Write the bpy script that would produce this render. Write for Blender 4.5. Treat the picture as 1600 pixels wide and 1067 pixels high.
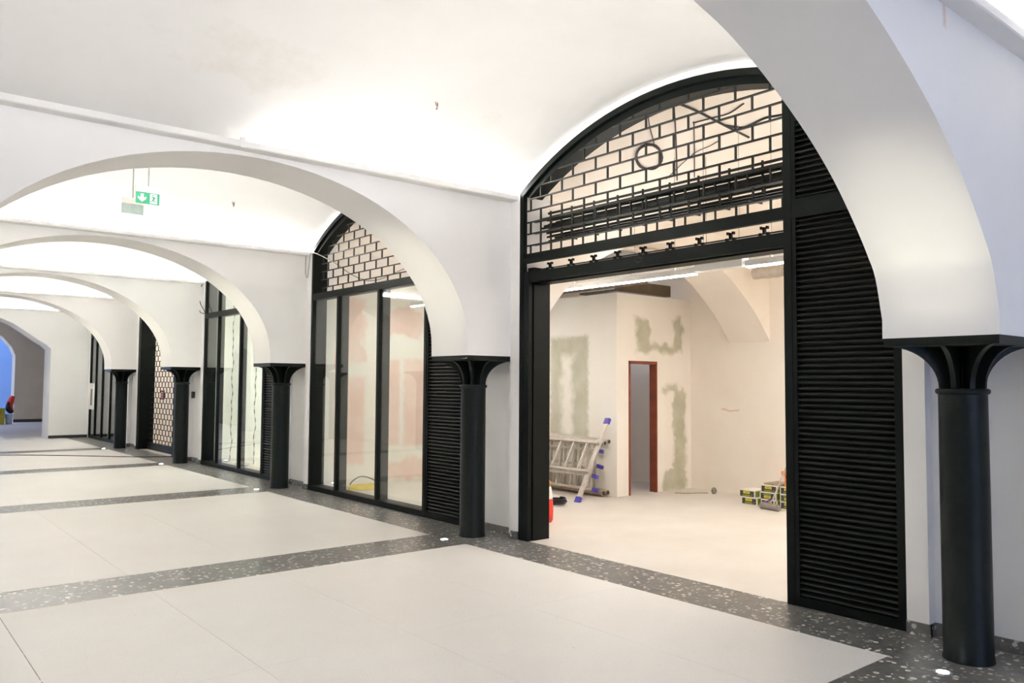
import bpy, math, random
from mathutils import Matrix, Vector
random.seed(7)
for o in list(bpy.data.objects): bpy.data.objects.remove(o)
S = bpy.context.scene
COL = S.collection
PI = math.pi

# ------------------------------------------------------------------ camera
cam = bpy.data.cameras.new('camera'); CAM = bpy.data.objects.new('camera', cam); COL.objects.link(CAM)
ya, pi_, ro = math.radians(39.5807), math.radians(3.0098), math.radians(.3649)
fwd = Vector((math.sin(ya)*math.cos(pi_), math.cos(ya)*math.cos(pi_), math.sin(pi_)))
rt = Vector((math.cos(ya), -math.sin(ya), 0)); up = rt.cross(fwd)
r2 = rt*math.cos(ro)+up*math.sin(ro); u2 = up*math.cos(ro)-rt*math.sin(ro)
CAM.matrix_world = Matrix(((r2.x,u2.x,-fwd.x,0),(r2.y,u2.y,-fwd.y,0),(r2.z,u2.z,-fwd.z,1.68),(0,0,0,1)))
cam.sensor_width = 36; cam.lens = 36*1259/1600; cam.clip_start = .02; cam.clip_end = 200
S.camera = CAM

# ------------------------------------------------------------------ light levels
WORLD = (.46, .60, 1.0, 1); WORLD_S = 1.1     # cool daylight at the two open ends
COVE = 59                                       # LED strips on the cornices
SHOP = 29                                       # linear LED lamps in the shops
SPOT = 78                                       # recessed floor uplights
w = bpy.data.worlds.new('world'); S.world = w; w.use_nodes = True
w.node_tree.nodes['Background'].inputs[0].default_value = WORLD
w.node_tree.nodes['Background'].inputs[1].default_value = WORLD_S
S.view_settings.view_transform = 'Standard'; S.view_settings.look = 'None'
S.view_settings.exposure = 1.5; S.view_settings.gamma = 1; S.view_settings.use_curve_mapping = False

S.cycles.diffuse_bounces = 8; S.cycles.max_bounces = 16

# ------------------------------------------------------------------ materials
M = {}
class NT:
    def __init__(s, name):
        m = bpy.data.materials.new(name); m.use_nodes = True; s.m = m; s.t = m.node_tree
        s.b = s.t.nodes['Principled BSDF']; M[name] = m
    def n(s, typ, **kw):
        x = s.t.nodes.new(typ)
        for k, v in kw.items():
            if k.startswith('i_'): x.inputs[k[2:].replace('_', ' ')].default_value = v
            else: setattr(x, k, v)
        return x
    def l(s, a, b): s.t.links.new(a, b)
    def pos(s):
        return s.n('ShaderNodeNewGeometry').outputs['Position']
    def noise(s, scale, vec=None, detail=4, rough=.55):
        x = s.n('ShaderNodeTexNoise'); x.inputs['Scale'].default_value = scale; x.inputs['Detail'].default_value = detail
        x.inputs['Roughness'].default_value = rough
        if vec is not None: s.l(vec, x.inputs['Vector'])
        return x
    def ramp(s, fac, stops):
        r = s.n('ShaderNodeValToRGB'); e = r.color_ramp.elements
        while len(e) < len(stops): e.new(.5)
        for q, (p, c) in zip(e, stops):
            q.position = p; q.color = (*c, 1) if len(c) == 3 else c
        s.l(fac, r.inputs[0]); return r.outputs[0]
    def mix(s, fac, a, b, mode='MIX'):
        x = s.n('ShaderNodeMix', data_type='RGBA', blend_type=mode)
        for i, v in ((0, fac), (6, a), (7, b)):
            if isinstance(v, (int, float)): x.inputs[i].default_value = v
            elif isinstance(v, tuple): x.inputs[i].default_value = (*v, 1)
            else: s.l(v, x.inputs[i])
        return x.outputs[2]
    def math(s, op, a, b=None, c=None):
        x = s.n('ShaderNodeMath', operation=op)
        for i, v in enumerate((a, b, c)):
            if v is None: continue
            if isinstance(v, (int, float)): x.inputs[i].default_value = v
            else: s.l(v, x.inputs[i])
        return x.outputs[0]
    def patch(s, vec, ax, c, h, soft=.04):          # a ragged rectangle: 1 inside, 0 outside
        sp = s.n('ShaderNodeSeparateXYZ'); s.l(vec, sp.inputs[0]); d = []
        for k in range(2):
            a = s.math('ABSOLUTE', s.math('SUBTRACT', sp.outputs[ax[k]], c[k])); d.append(s.math('SUBTRACT', a, h[k]))
        mx = s.math('MAXIMUM', d[0], d[1])
        r = s.n('ShaderNodeMapRange', interpolation_type='SMOOTHSTEP'); s.l(mx, r.inputs[0])
        r.inputs[1].default_value = soft; r.inputs[2].default_value = -soft; r.inputs[3].default_value = 0; r.inputs[4].default_value = 1
        return r.outputs[0]
    def wobble(s, amp, scale):
        p = s.pos(); nz = s.noise(scale, p, 3)
        sub = s.n('ShaderNodeVectorMath', operation='SUBTRACT'); s.l(nz.outputs['Color'], sub.inputs[0]); sub.inputs[1].default_value = (.5,.5,.5)
        sc = s.n('ShaderNodeVectorMath', operation='SCALE'); s.l(sub.outputs[0], sc.inputs[0]); sc.inputs['Scale'].default_value = amp
        ad = s.n('ShaderNodeVectorMath', operation='ADD'); s.l(p, ad.inputs[0]); s.l(sc.outputs[0], ad.inputs[1])
        return ad.outputs[0]
    def bump(s, h, strength, dist=.01):
        b = s.n('ShaderNodeBump'); b.inputs['Strength'].default_value = strength; b.inputs['Distance'].default_value = dist
        s.l(h, b.inputs['Height']); s.l(b.outputs[0], s.b.inputs['Normal'])
    def col(s, c, rough=.5, metal=0, spec=.5):
        if isinstance(c, tuple): s.b.inputs['Base Color'].default_value = (*c, 1)
        else: s.l(c, s.b.inputs['Base Color'])
        s.b.inputs['Roughness'].default_value = rough; s.b.inputs['Metallic'].default_value = metal
        s.b.inputs['Specular IOR Level'].default_value = spec
        return s

def plain(name, c, rough=.5, metal=0, var=.12, scale=9, bump=0, spec=.5):
    n = NT(name); nz = n.noise(scale, n.pos())
    a = tuple(x*(1-var) for x in c); b = tuple(min(1, x*(1+var)) for x in c)
    n.col(n.ramp(nz.outputs['Fac'], [(.3, a), (.7, b)]), rough, metal, spec)
    if bump: n.bump(n.noise(scale*6, n.pos()).outputs['Fac'], bump)
    return n
def emit(name, c, s):
    n = NT(name); n.col((0,0,0), .5); n.b.inputs['Emission Color'].default_value = (*c, 1); n.b.inputs['Emission Strength'].default_value = s

# white plaster of the corridor, with faint yellowish and grey water marks
n = NT('plaster'); p = n.pos()
c = n.ramp(n.noise(.9, p, 5).outputs['Fac'], [(.35, (.86,.848,.83)), (.62, (.89,.882,.868))])
st = n.ramp(n.noise(.55, p, 6, .65).outputs['Fac'], [(.60, (0,0,0)), (.74, (1,1,1))])
c = n.mix(n.math('MULTIPLY', st, .30), c, (.66,.62,.52)); n.col(c, .85, 0, .2); n.bump(n.noise(26, p).outputs['Fac'], .04)
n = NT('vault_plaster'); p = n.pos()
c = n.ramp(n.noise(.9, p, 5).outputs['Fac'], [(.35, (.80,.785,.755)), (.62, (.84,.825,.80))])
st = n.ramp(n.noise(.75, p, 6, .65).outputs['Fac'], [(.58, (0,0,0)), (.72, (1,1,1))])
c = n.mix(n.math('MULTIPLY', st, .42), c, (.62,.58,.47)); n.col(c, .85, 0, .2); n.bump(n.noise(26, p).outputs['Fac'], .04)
# arch walls: same plaster, plus small rust runs on the front wall
n = NT('arch_plaster'); p = n.pos()
c = n.ramp(n.noise(.9, p, 5).outputs['Fac'], [(.35, (.86,.848,.835)), (.62, (.89,.882,.87))])
wv = n.wobble(.05, 9)
for cx, cz, hx, hz in ((4.42, 3.70, .012, .10), (5.64, 3.45, .012, .22)):
    k = n.patch(wv, (0, 2), (cx, cz), (hx, hz), .03)
    sp = n.n('ShaderNodeSeparateXYZ'); n.l(p, sp.inputs[0]); k = n.math('MULTIPLY', k, n.math('LESS_THAN', sp.outputs[1], 1.8))
    c = n.mix(n.math('MULTIPLY', k, .6), c, (.62,.30,.14))
n.col(c, .85, 0, .2); n.bump(n.noise(26, p).outputs['Fac'], .04)
# warm plaster of the shops
n = NT('shop_plaster'); p = n.pos()
c = n.ramp(n.noise(1.1, p, 5).outputs['Fac'], [(.35, (.83,.76,.68)), (.65, (.875,.82,.75))])
wv = n.wobble(.12, 5)
k = n.patch(wv, (1, 2), (7.58, 1.285), (.16, .012), .012); c = n.mix(n.math('MULTIPLY', k, .55), c, (.62,.33,.20))
n.col(c, .9, 0, .2); n.bump(n.noise(18, p).outputs['Fac'], .06)
# drywall box with greenish unpainted patches
n = NT('box_wall'); p = n.pos(); wv = n.wobble(.34, 4.2); w2 = n.wobble(.12, 13)
base = n.ramp(n.noise(1.4, p).outputs['Fac'], [(.35, (.86,.815,.75)), (.65, (.89,.855,.80))])
def on_axis(n, p, axis, lo, hi):
    sp = n.n('ShaderNodeSeparateXYZ'); n.l(p, sp.inputs[0])
    return n.math('MULTIPLY', n.math('GREATER_THAN', sp.outputs[axis], lo), n.math('LESS_THAN', sp.outputs[axis], hi))
xm = on_axis(n, p, 0, 8.9, 9.0)                     # face towards the shopfront
g = n.patch(w2, (1, 2), (9.40, 1.64), (.44, .80), .05)
hole = n.patch(wv, (1, 2), (9.44, 1.50), (.13, .66), .10)
k1 = n.math('MULTIPLY', n.math('MULTIPLY', n.math('SUBTRACT', g, n.math('MULTIPLY', hole, .93)), xm), .75)
ym = on_axis(n, p, 1, 8.3, 8.40)                    # face with the doorway
u1 = n.patch(wv, (0, 2), (9.95, 2.46), (.56, .27), .06); u2_ = n.patch(wv, (0, 2), (9.98, 2.60), (.29, .28), .05)
v1 = n.patch(wv, (0, 2), (10.30, .80), (.26, .85), .06); v2 = n.patch(wv, (0, 2), (10.15, .95), (.12, .62), .05)
k2 = n.math('ADD', n.math('MAXIMUM', n.math('SUBTRACT', u1, n.math('MULTIPLY', u2_, 1.0)), 0), n.math('MAXIMUM', n.math('SUBTRACT', v1, n.math('MULTIPLY', v2, .95)), 0))
k2 = n.math('MULTIPLY', n.math('MULTIPLY', k2, ym), .85)
tint = n.ramp(n.noise(3, p).outputs['Fac'], [(.35, (.40,.39,.27)), (.7, (.55,.54,.43))])
c = n.mix(n.math('MAXIMUM', n.math('MAXIMUM', k1, k2), 0), base, tint); n.col(c, .9, 0, .2)
# pink fireproof boards with filler
n = NT('pink_board'); p = n.pos(); wv = n.wobble(.42, 3.2); w2 = n.wobble(.10, 8)
base = n.ramp(n.noise(1.2, p).outputs['Fac'], [(.35, (.86,.81,.75)), (.65, (.88,.84,.79))]); k = None
for cx, cz, hx, hz in ((5.98, 2.18, .16, .32), (6.48, 2.55, .20, .5), (5.98, 1.0, .17, .70), (6.48, 1.05, .24, .72), (7.42, 2.72, .42, .24), (7.18, 1.35, .22, .72), (7.70, 1.35, .22, .75), (7.45, .22, .55, .17)):
    q = n.patch(w2 if hz > .6 else wv, (0, 2), (cx, cz), (hx, hz), .05); k = q if k is None else n.math('MAXIMUM', k, q)
tint = n.ramp(n.noise(2.2, p).outputs['Fac'], [(.35, (.80,.53,.46)), (.7, (.87,.66,.60))])
n.col(n.mix(n.math('MULTIPLY', k, .8), base, tint), .9, 0, .2)
plain('white_board', (.84,.86,.82), .9, 0, .05, 1.5)
plain('grey_wall', (.60,.50,.36), .9, 0, .06, 1.5)
plain('blue_wall', (.26,.40,.66), .9, 0, .05, 1.5)
# light floor
n = NT('light_floor'); p = n.pos()
big = n.ramp(n.noise(.7, p, 6, .6).outputs['Fac'], [(.3, (.785,.75,.71)), (.7, (.835,.81,.775))])
sm = n.ramp(n.noise(70, p, 3).outputs['Fac'], [(.42, (.90,.90,.90)), (.6, (1,1,1))])
sp_ = n.ramp(n.noise(38, p, 2).outputs['Fac'], [(.24, (.72,.70,.68)), (.30, (1,1,1))])
c = n.mix(1.0, n.mix(.35, big, sm, 'MULTIPLY'), sp_, 'MULTIPLY'); n.col(c, .42, 0, .4)
# shop floor screed
n = NT('screed'); p = n.pos()
c = n.ramp(n.noise(1.2, p, 6, .62).outputs['Fac'], [(.3, (.64,.585,.525)), (.72, (.71,.67,.62))]); n.col(c, .6, 0, .4)
# dark terrazzo
n = NT('terrazzo'); p = n.pos(); wv = n.wobble(.02, 30)
v = n.n('ShaderNodeTexVoronoi'); n.l(wv, v.inputs['Vector']); v.inputs['Scale'].default_value = 27
sx = n.n('ShaderNodeSeparateColor'); n.l(v.outputs['Color'], sx.inputs[0])
thr = n.math('MULTIPLY_ADD', sx.outputs[0], .5, .06)
chip = n.math('MULTIPLY', n.math('LESS_THAN', v.outputs['Distance'], thr), n.math('GREATER_THAN', sx.outputs[1], .42))
base = n.ramp(n.noise(14, p, 4).outputs['Fac'], [(.3, (.11,.107,.10)), (.7, (.19,.184,.172))])
chips = n.ramp(sx.outputs[2], [(.1, (.36,.34,.32)), (.9, (.80,.77,.72))])
n.col(n.mix(chip, base, chips), .30, 0, .7)
plain('black_metal', (.0045,.0065,.005), .45, .0, .15, 6, 0, .14)
plain('louvre_metal', (.008,.0105,.008), .42, .0, .15, 6, 0, .2)
plain('column_iron', (.008,.011,.009), .36, .0, .2, 20, .05, .18)
plain('grille_metal', (.020,.021,.017), .45, .0, .2, 6, 0, .25)
plain('dark_plate', (.006,.007,.006), .6)
plain('dark_red', (.16,.02,.02), .5)
plain('cornice_white', (.78,.77,.75), .5, 0, .02)
plain('white_plastic', (.82,.81,.79), .45, 0, .02)
plain('cable_black', (.015,.014,.014), .5)
plain('cable_grey', (.35,.33,.30), .5)
plain('rust_door', (.23,.052,.025), .45, 0, .2, 8)
plain('block_grey', (.42,.44,.52), .9, 0, .12, 4)  # bluish light of the inner room is tinted into the block colour
plain('joint_grey', (.30,.31,.36), .9)
plain('aluminium', (.52,.475,.42), .45, .3, .1, 14)
plain('old_wood', (.38,.30,.21), .8, 0, .25, 16)
plain('tube_dark', (.05,.035,.03), .6)
plain('blue_plastic', (.06,.045,.36), .4)
plain('silver_foil', (.72,.70,.67), .34, .75, .12, 30, .35)
plain('tray_brown', (.17,.13,.085), .7, .2)
plain('red_sack', (.80,.05,.03), .45)
plain('sack_white', (.82,.78,.72), .6)
plain('ochre_cloth', (.52,.24,.06), .8)
plain('carton_white', (.82,.79,.72), .7)
plain('carton_dark', (.05,.045,.035), .6)
plain('carton_green', (.24,.30,.03), .6)
plain('label_yellow', (.85,.70,.04), .5)
plain('pack_orange', (.85,.26,.03), .5)
plain('pack_red', (.62,.06,.03), .5)
plain('roller_fleece', (.27,.235,.215), .95, 0, .2, 40, .3)
plain('hose_yellow', (.80,.62,.12), .5)
plain('hose_grey', (.20,.19,.16), .5)
plain('crate_yellow', (.42,.34,.02), .5)
plain('bucket_white', (.55,.64,.80), .5)
plain('bag_red', (.75,.05,.02), .6)
plain('bag_black', (.012,.012,.018), .6)
plain('stone_dark', (.04,.036,.03), .5)
n = NT('tape'); p = n.pos(); sp = n.n('ShaderNodeSeparateXYZ'); n.l(p, sp.inputs[0])
n.col(n.mix(n.math('GREATER_THAN', n.math('FRACT', n.math('MULTIPLY', sp.outputs[2], 6.4)), .5), (.02,.02,.02), (.82,.80,.76)), .5)
n = NT('sign_green'); n.col((.02,.27,.13), .4); n.b.inputs['Emission Color'].default_value = (.03,.62,.30,1); n.b.inputs['Emission Strength'].default_value = .10
n = NT('sign_white'); n.col((.85,.88,.85), .4); n.b.inputs['Emission Color'].default_value = (.9,1,.95,1); n.b.inputs['Emission Strength'].default_value = .08
plain('sign_pale', (.48,.60,.54), .4, 0, .03); plain('sign_paler', (.56,.62,.58), .4, 0, .02); plain('sign_housing', (.82,.80,.76), .4, 0, .02)
emit('led', (1, 1, .99), COVE); emit('led_soft', (1, 1, .99), COVE*.68); emit('shop_led', (1, .97, .925), SHOP); emit('shop_fill_up', (1, .97, .925), SHOP*.5); emit('spot_lens', (.92, .94, 1), 25)
n = NT('glass'); t = n.t; t.nodes.remove(n.b)
fr = n.n('ShaderNodeLayerWeight'); fr.inputs['Blend'].default_value = .5
fk = n.math('MULTIPLY_ADD', n.math('POWER', fr.outputs['Facing'], 4.0), .85, .045)
tr = n.n('ShaderNodeBsdfTransparent'); tr.inputs[0].default_value = (.95,.98,.96,1)
gl = n.n('ShaderNodeBsdfGlossy'); gl.inputs['Roughness'].default_value = .003
mx = n.n('ShaderNodeMixShader'); n.l(fk, mx.inputs[0]); n.l(tr.outputs[0], mx.inputs[1]); n.l(gl.outputs[0], mx.inputs[2])
n.l(mx.outputs[0], t.nodes['Material Output'].inputs[0])

# ------------------------------------------------------------------ helpers
WM = {}
def reg(o, mat, parent=None):
    WM[o.name] = mat.copy()
    COL.objects.link(o)
    if parent is not None:
        o.parent = parent; o.matrix_parent_inverse = WM[parent.name].inverted()
    o.matrix_basis = mat
    return o
def tag(o, label=None, cat=None, group=None, kind=None):
    for k, v in (('label', label), ('category', cat), ('group', group), ('kind', kind)):
        if v: o[k] = v
    return o
def thing(name, loc, label, cat, group=None, kind=None):
    return tag(reg(bpy.data.objects.new(name, None), Matrix.Translation(loc)), label, cat, group, kind)
class MB:
    def __init__(s): s.v = []; s.f = []; s.sm = []
    def add(s, v, f, smooth=False):
        b = len(s.v); s.v += [tuple(q) for q in v]; s.f += [tuple(i+b for i in q) for q in f]; s.sm += [smooth]*len(f); return s
    def box(s, x0, x1, y0, y1, z0, z1):
        v = [(x, y, z) for x in (x0, x1) for y in (y0, y1) for z in (z0, z1)]
        return s.add(v, [(0,1,3,2),(4,6,7,5),(0,4,5,1),(2,3,7,6),(0,2,6,4),(1,5,7,3)])
    def prism(s, pts, ax, a, b, smooth=False, caps=True):   # polygon (2D) swept along axis ax
        def P(q, t):
            r = list(q); r.insert(ax, t); return tuple(r)
        n = len(pts); v = [P(q, a) for q in pts]+[P(q, b) for q in pts]
        ar = sum(pts[i][0]*pts[(i+1) % n][1]-pts[(i+1) % n][0]*pts[i][1] for i in range(n))
        flip = (ar > 0) != (ax == 1)
        side = [(i, (i+1) % n, n+(i+1) % n, n+i) for i in range(n)]
        cap = [tuple(range(n))[::-1], tuple(range(n, 2*n))]
        if not flip: side = [q[::-1] for q in side]; cap = [q[::-1] for q in cap]
        s.add(v, side, smooth)
        if caps:
            b0 = len(s.v)-2*n; s.f += [tuple(i+b0 for i in q) for q in cap]; s.sm += [False, False]
        return s
    def tube(s, pts, r, seg=8, closed=False):
        pts = [Vector(q) for q in pts]; n = len(pts); v = []; prev = None
        rr = r if isinstance(r, (list, tuple)) else [r]*n
        for i, q in enumerate(pts):
            a = pts[(i-1) % n] if (i or closed) else q; b = pts[(i+1) % n] if (i < n-1 or closed) else q
            d = (b-a).normalized()
            if prev is None: x = d.orthogonal().normalized()
            else: x = (prev-d*prev.dot(d)).normalized()
            prev = x; y = d.cross(x)
            v += [q+(x*math.cos(2*PI*k/seg)+y*math.sin(2*PI*k/seg))*rr[i] for k in range(seg)]
        f = [(i*seg+k, i*seg+(k+1) % seg, ((i+1) % n)*seg+(k+1) % seg, ((i+1) % n)*seg+k) for i in range(n if closed else n-1) for k in range(seg)]
        s.add(v, f, True)
        if not closed:
            b = len(s.v)-n*seg; s.f += [tuple(b+k for k in range(seg))[::-1], tuple(b+(n-1)*seg+k for k in range(seg))]; s.sm += [False, False]
        return s
    def lathe(s, prof, cx, cy, seg=32):              # profile (r, z) about a vertical axis
        n = len(prof); v = [(cx+r*math.cos(2*PI*k/seg), cy+r*math.sin(2*PI*k/seg), z) for r, z in prof for k in range(seg)]
        f = [(i*seg+k, i*seg+(k+1) % seg, (i+1)*seg+(k+1) % seg, (i+1)*seg+k) for i in range(n-1) for k in range(seg)]
        s.add(v, f, True)
        b = len(s.v)-n*seg; s.f += [tuple(b+k for k in range(seg))[::-1], tuple(b+(n-1)*seg+k for k in range(seg))]; s.sm += [False, False]
        return s
    def mesh(s, name, mat, angle=35):
        lo = [min(q[i] for q in s.v) for i in range(3)]; hi = [max(q[i] for q in s.v) for i in range(3)]
        c = Vector(((lo[0]+hi[0])/2, (lo[1]+hi[1])/2, lo[2]))
        me = bpy.data.meshes.new(name); me.from_pydata([Vector(q)-c for q in s.v], [], s.f)
        me.polygons.foreach_set('use_smooth', s.sm); me.materials.append(M[mat]); me.update()
        if any(s.sm): me.set_sharp_from_angle(angle=math.radians(angle))
        return me, c
    def build(s, name, mat, parent=None, **kw):
        me, c = s.mesh(name, mat)
        o = reg(bpy.data.objects.new(name, me), Matrix.Translation(c), parent)
        return tag(o, **kw) if kw else o
UNIT = {}
def ubox(name, mat, parent, x0, x1, y0, y1, z0, z1):  # alike pieces share one mesh
    if mat not in UNIT: UNIT[mat] = MB().box(-.5,.5,-.5,.5,0,1).mesh('bar_'+mat, mat)[0]
    o = bpy.data.objects.new(name, UNIT[mat])
    mt = Matrix.Translation(((x0+x1)/2, (y0+y1)/2, z0)) @ Matrix.Diagonal((x1-x0, y1-y0, z1-z0, 1))
    return reg(o, mt, parent)
def inst(name, me, mt, parent): return reg(bpy.data.objects.new(name, me), mt, parent)
def box(name, mat, parent, x0, x1, y0, y1, z0, z1, **kw): return MB().box(x0, x1, y0, y1, z0, z1).build(name, mat, parent, **kw)
def curve3(pts, n=6):                                 # Catmull-Rom through points
    P = [Vector(q) for q in pts]; P = [2*P[0]-P[1]]+P+[2*P[-1]-P[-2]]; out = []
    for i in range(1, len(P)-2):
        a, b, c, d = P[i-1:i+3]
        for k in range(n):
            t = k/n; out.append(.5*((2*b)+(c-a)*t+(2*a-5*b+4*c-d)*t*t+(3*b-a-3*c+d)*t**3))
    return out+[P[-2]]
def copy_tree(o, off, parent=None):
    c = o.copy(); COL.objects.link(c); c.parent = parent
    if parent is not None: c.matrix_parent_inverse = o.matrix_parent_inverse.copy()
    if parent is None: c.location = o.location+Vector(off); WM[c.name] = Matrix.Translation(off) @ WM[o.name]
    for ch in list(o.children): copy_tree(ch, off, c)
    return c

# ------------------------------------------------------------------ plan
YN = [2.105, 7.227, 12.375, 17.32, 22.09]            # arches and columns
YALL = [-7.9, -2.9]+YN+[26.95]
XC, XP, XW, XR, XF = 5.418, 5.08, 5.67, 5.76, 5.68     # columns, block front, wall strips, recess behind columns, shopfront
XM = 2.75                                             # corridor axis
XB = 10.72                                            # back wall of the shops
HB, HO = .339, .488                                   # half width of an arch, half width of a pier
ZS, CROWN = 3.80, 4.47                                # vault springing and crown
END = 26.85
def arc(Yc, a, zs, zc, n=28, ext=0):
    R = (a*a+(zc-zs)**2)/(2*(zc-zs)); cz = zc-R; b = a+ext; t = math.asin(min(1, b/R))
    return [(Yc+R*math.sin(-t+2*t*i/n), cz+R*math.cos(-t+2*t*i/n)) for i in range(n+1)]

# ------------------------------------------------------------------ floors
m = MB().box(-2.0, XF+.02, -8.2, END, -.12, 0)
for y in YALL[:-1]: m.box(XF+.018, XR+.02, y-HO, y+HO, -.12, .0015)
fl = m.build('floor', 'terrazzo', label='dark terrazzo floor bands speckled with white chips', cat='floor', kind='structure')
xs = [-1.17, -.13, .912, 1.954, 2.996, 4.038, XP]
for i in range(len(YALL)-1):
    y0, y1 = YALL[i]+HB, YALL[i+1]-HB
    if i == len(YALL)-2: y1 = END-.02
    ym = (y0+y1)/2
    for k in range(len(xs)-1):
        if k == 0 and i > 2: continue
        g0 = .0035 if k in (1, 2) else .0012; g1 = .0035 if k == 1 else .0012
        for a, b in ((y0, ym-.0008), (ym+.0008, y1)):
            ubox('floor_slab', 'light_floor', fl, xs[k]+(g0 if k else 0), xs[k+1]-(g1 if k < 5 else 0), a, b, -.02, .002)
box('floor', 'screed', None, XF+.02, XB+.2, 1.2, END+.3, -.12, .001, label='pale dusty screed floor inside the shops', cat='floor', kind='structure')
box('floor', 'light_floor', None, -1, 9.5, END, 60, -.12, -.002, label='cool grey floor beyond the far archway', cat='floor', kind='structure')

# ------------------------------------------------------------------ right wall with piers
m = MB()
for y in YALL:
    if y > 26: m.box(XW, 6.1, END-.06, END+.3, 0, 4.9); continue
    m.box(XR, 6.1, y-HO, y+HO, 0, 4.9)
    for s in (-1, 1): m.box(XW, XR+.01, min(y+s*HB, y+s*HO), max(y+s*HB, y+s*HO), 0, 4.9)
for i in range(2): m.box(XW, 6.1, YALL[i]+HO, YALL[i+1]-HO, 0, 4.9)
BAYS = []
for i in range(5):
    y0 = YN[i]+HO; y1 = (YN[i+1]-HO) if i < 4 else END-.06
    BAYS.append((y0, y1))
    pts = arc((y0+y1)/2, (y1-y0)/2, 3.77, 4.41)
    m.prism(pts+[(y1, 4.9), (y0, 4.9)], 0, XW, 5.80)
m.build('wall_right', 'plaster', label='white plastered pier wall between the shopfronts', cat='wall', kind='structure')
m = MB()
for y in [-2.9]+YN:
    m.box(XR-.012, XR+.01, y-HB-.01, y+HB+.01, 0, .085)
    for s in (-1, 1):
        a, b = sorted((y+s*(HB-.012), y+s*HO)); m.box(XW-.012, XW+.02, a, b, 0, .085)
        m.box(XW-.01, XR, min(a, y+s*HB), min(a, y+s*HB)+.012, 0, .085) if s > 0 else m.box(XW-.01, XR, y-HB, y-HB+.012, 0, .085)
m.box(XW-.012, XW+.01, -2.4, YN[0]-HO, 0, .085)
m.build('baseboard_right', 'terrazzo', label='low dark terrazzo skirting along the piers', cat='baseboard', kind='structure')

# ------------------------------------------------------------------ left side (behind the camera)
m = MB()
for i, y in enumerate(YALL[:-1]):
    o = -1.49 if y < 5 else 0
    m.box(-.5+o, -.26+o, y-HO, y+HO, 0, 4.9)
    for s in (-1, 1): m.box(-.26+o, -.17+o, min(y+s*HB, y+s*HO), max(y+s*HB, y+s*HO), 0, 4.9)
    y0, y1 = y+HO, YALL[i+1]-HO; o = -1.49 if i < 3 else 0
    m.box(-.5+o, -.2+o, y0, y1+.6*(i == 6), 0, 4.9)
m.box(-2.0, -.2, YN[1]-HB, YN[1]-.1, 0, 4.9)
WL = m.build('wall_left', 'plaster', label='white wall on the near side of the corridor', cat='wall', kind='structure')

# ------------------------------------------------------------------ transverse arches with cornices
XL = {True: -1.75, False: -.26}                        # the corridor is wider around the camera
def arch_pts(wide, n=40, hs=2.33, rise=1.585, zs=2.085):
    if not wide: return [(XM+hs*math.cos(PI*i/n), zs+rise*math.sin(PI*i/n)) for i in range(n+1)]
    h = [(5.08,2.1),(5.0,2.36),(4.9,2.50),(4.74,2.68),(4.5,2.91),(4.2,3.13),(3.85,3.33),(3.5,3.49),(3.2,3.58),(2.8,3.66),(2.4,3.69),(2.05,3.695)]
    return [(q.x, q.y) for q in curve3([(x, z, 0) for x, z in h+[(4.1-x, z) for x, z in h[-2::-1]]], 4)]
ORD = {-7.9: 'far behind the camera', -2.9: 'behind the camera', YN[0]: 'nearest, springing from the big column at the right edge', YN[1]: 'in the middle, springing beside the open shop',
       YN[2]: 'third away, with the green exit sign in front of it', YN[3]: 'fourth away, beside the lattice gate', YN[4]: 'farthest, just before the end wall'}
for y in YALL[:-1]:
    top = 4.62
    wide = y < 5; xl = XL[wide]; xsp = -.98 if wide else .42
    pts = [(XP, 1.982)]+arch_pts(wide)+[(xsp, 1.982), (xl, 1.982), (xl, top), (XR, top), (XR, 1.982)]
    A = MB().prism(pts, 1, y-HB, y+HB, True).build('arch_wall', 'arch_plaster', label='white plastered transverse arch, '+ORD[y], cat='arch', kind='structure')
    for s in (-1, 1):
        if y == -7.9 and s < 0: continue
        f = y+s*HB; b = lambda a, c: (min(f+s*a, f+s*c), max(f+s*a, f+s*c))
        prof = [(0, 3.705), (.112, 3.705), (.120, 3.713), (.120, 3.762), (.112, 3.762), (.112, 3.724), (0, 3.724)]
        C_ = MB().prism([(f+s*p, q) for p, q in prof], 0, xl+.09, XW).build('cornice', 'cornice_white', A)
        x0 = 2.80 if (y == YN[1] and s < 0) else xl+.2
        if y > 0: MB().prism([(f+s*p, q) for p, q in ((.008, 3.778), (.017, 3.752), (.020, 3.753), (.011, 3.779))], 0, x0, XW-.015).build('led_strip', 'led_soft' if (y > 5 and s > 0) or (y < 5 and s < 0) else 'led', C_)
        if y == YN[1] and s < 0:
            a, c = b(.105, .126); box('joint_clip', 'cornice_white', C_, 2.55, 2.59, a, c, 3.70, 3.79)

# ------------------------------------------------------------------ vaults
names = ['behind the camera']*2+['nearest bay above the open shop', 'second bay with the exit signs', 'third bay', 'fourth bay', 'last bay before the end wall']
def shell(pts, x0, x1):
    mb = MB(); n = len(pts); v = [(x0, *q) for q in pts]+[(x1, *q) for q in pts]
    return mb.add(v, [(i, i+1, n+i+1, n+i) for i in range(n-1)], True)
for i in range(len(YALL)-1):
    y0, y1 = YALL[i]+HB, YALL[i+1]-HB
    if i == len(YALL)-2: y1 = END
    shell(arc((y0+y1)/2, (y1-y0)/2, ZS, CROWN, 30, .05), -1.75 if i < 3 else -.25, XW+.01).build('ceiling', 'vault_plaster', label='white barrel vault over the corridor, '+names[i], cat='ceiling', kind='structure')
    if i >= 2:
        shell(arc((y0+y1)/2, (y1-y0)/2, ZS, CROWN, 30, .4), 5.79, XB+.1).build('ceiling', 'shop_plaster', label='beige shop vault behind the shopfront, '+names[i], cat='ceiling', kind='structure')

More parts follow.
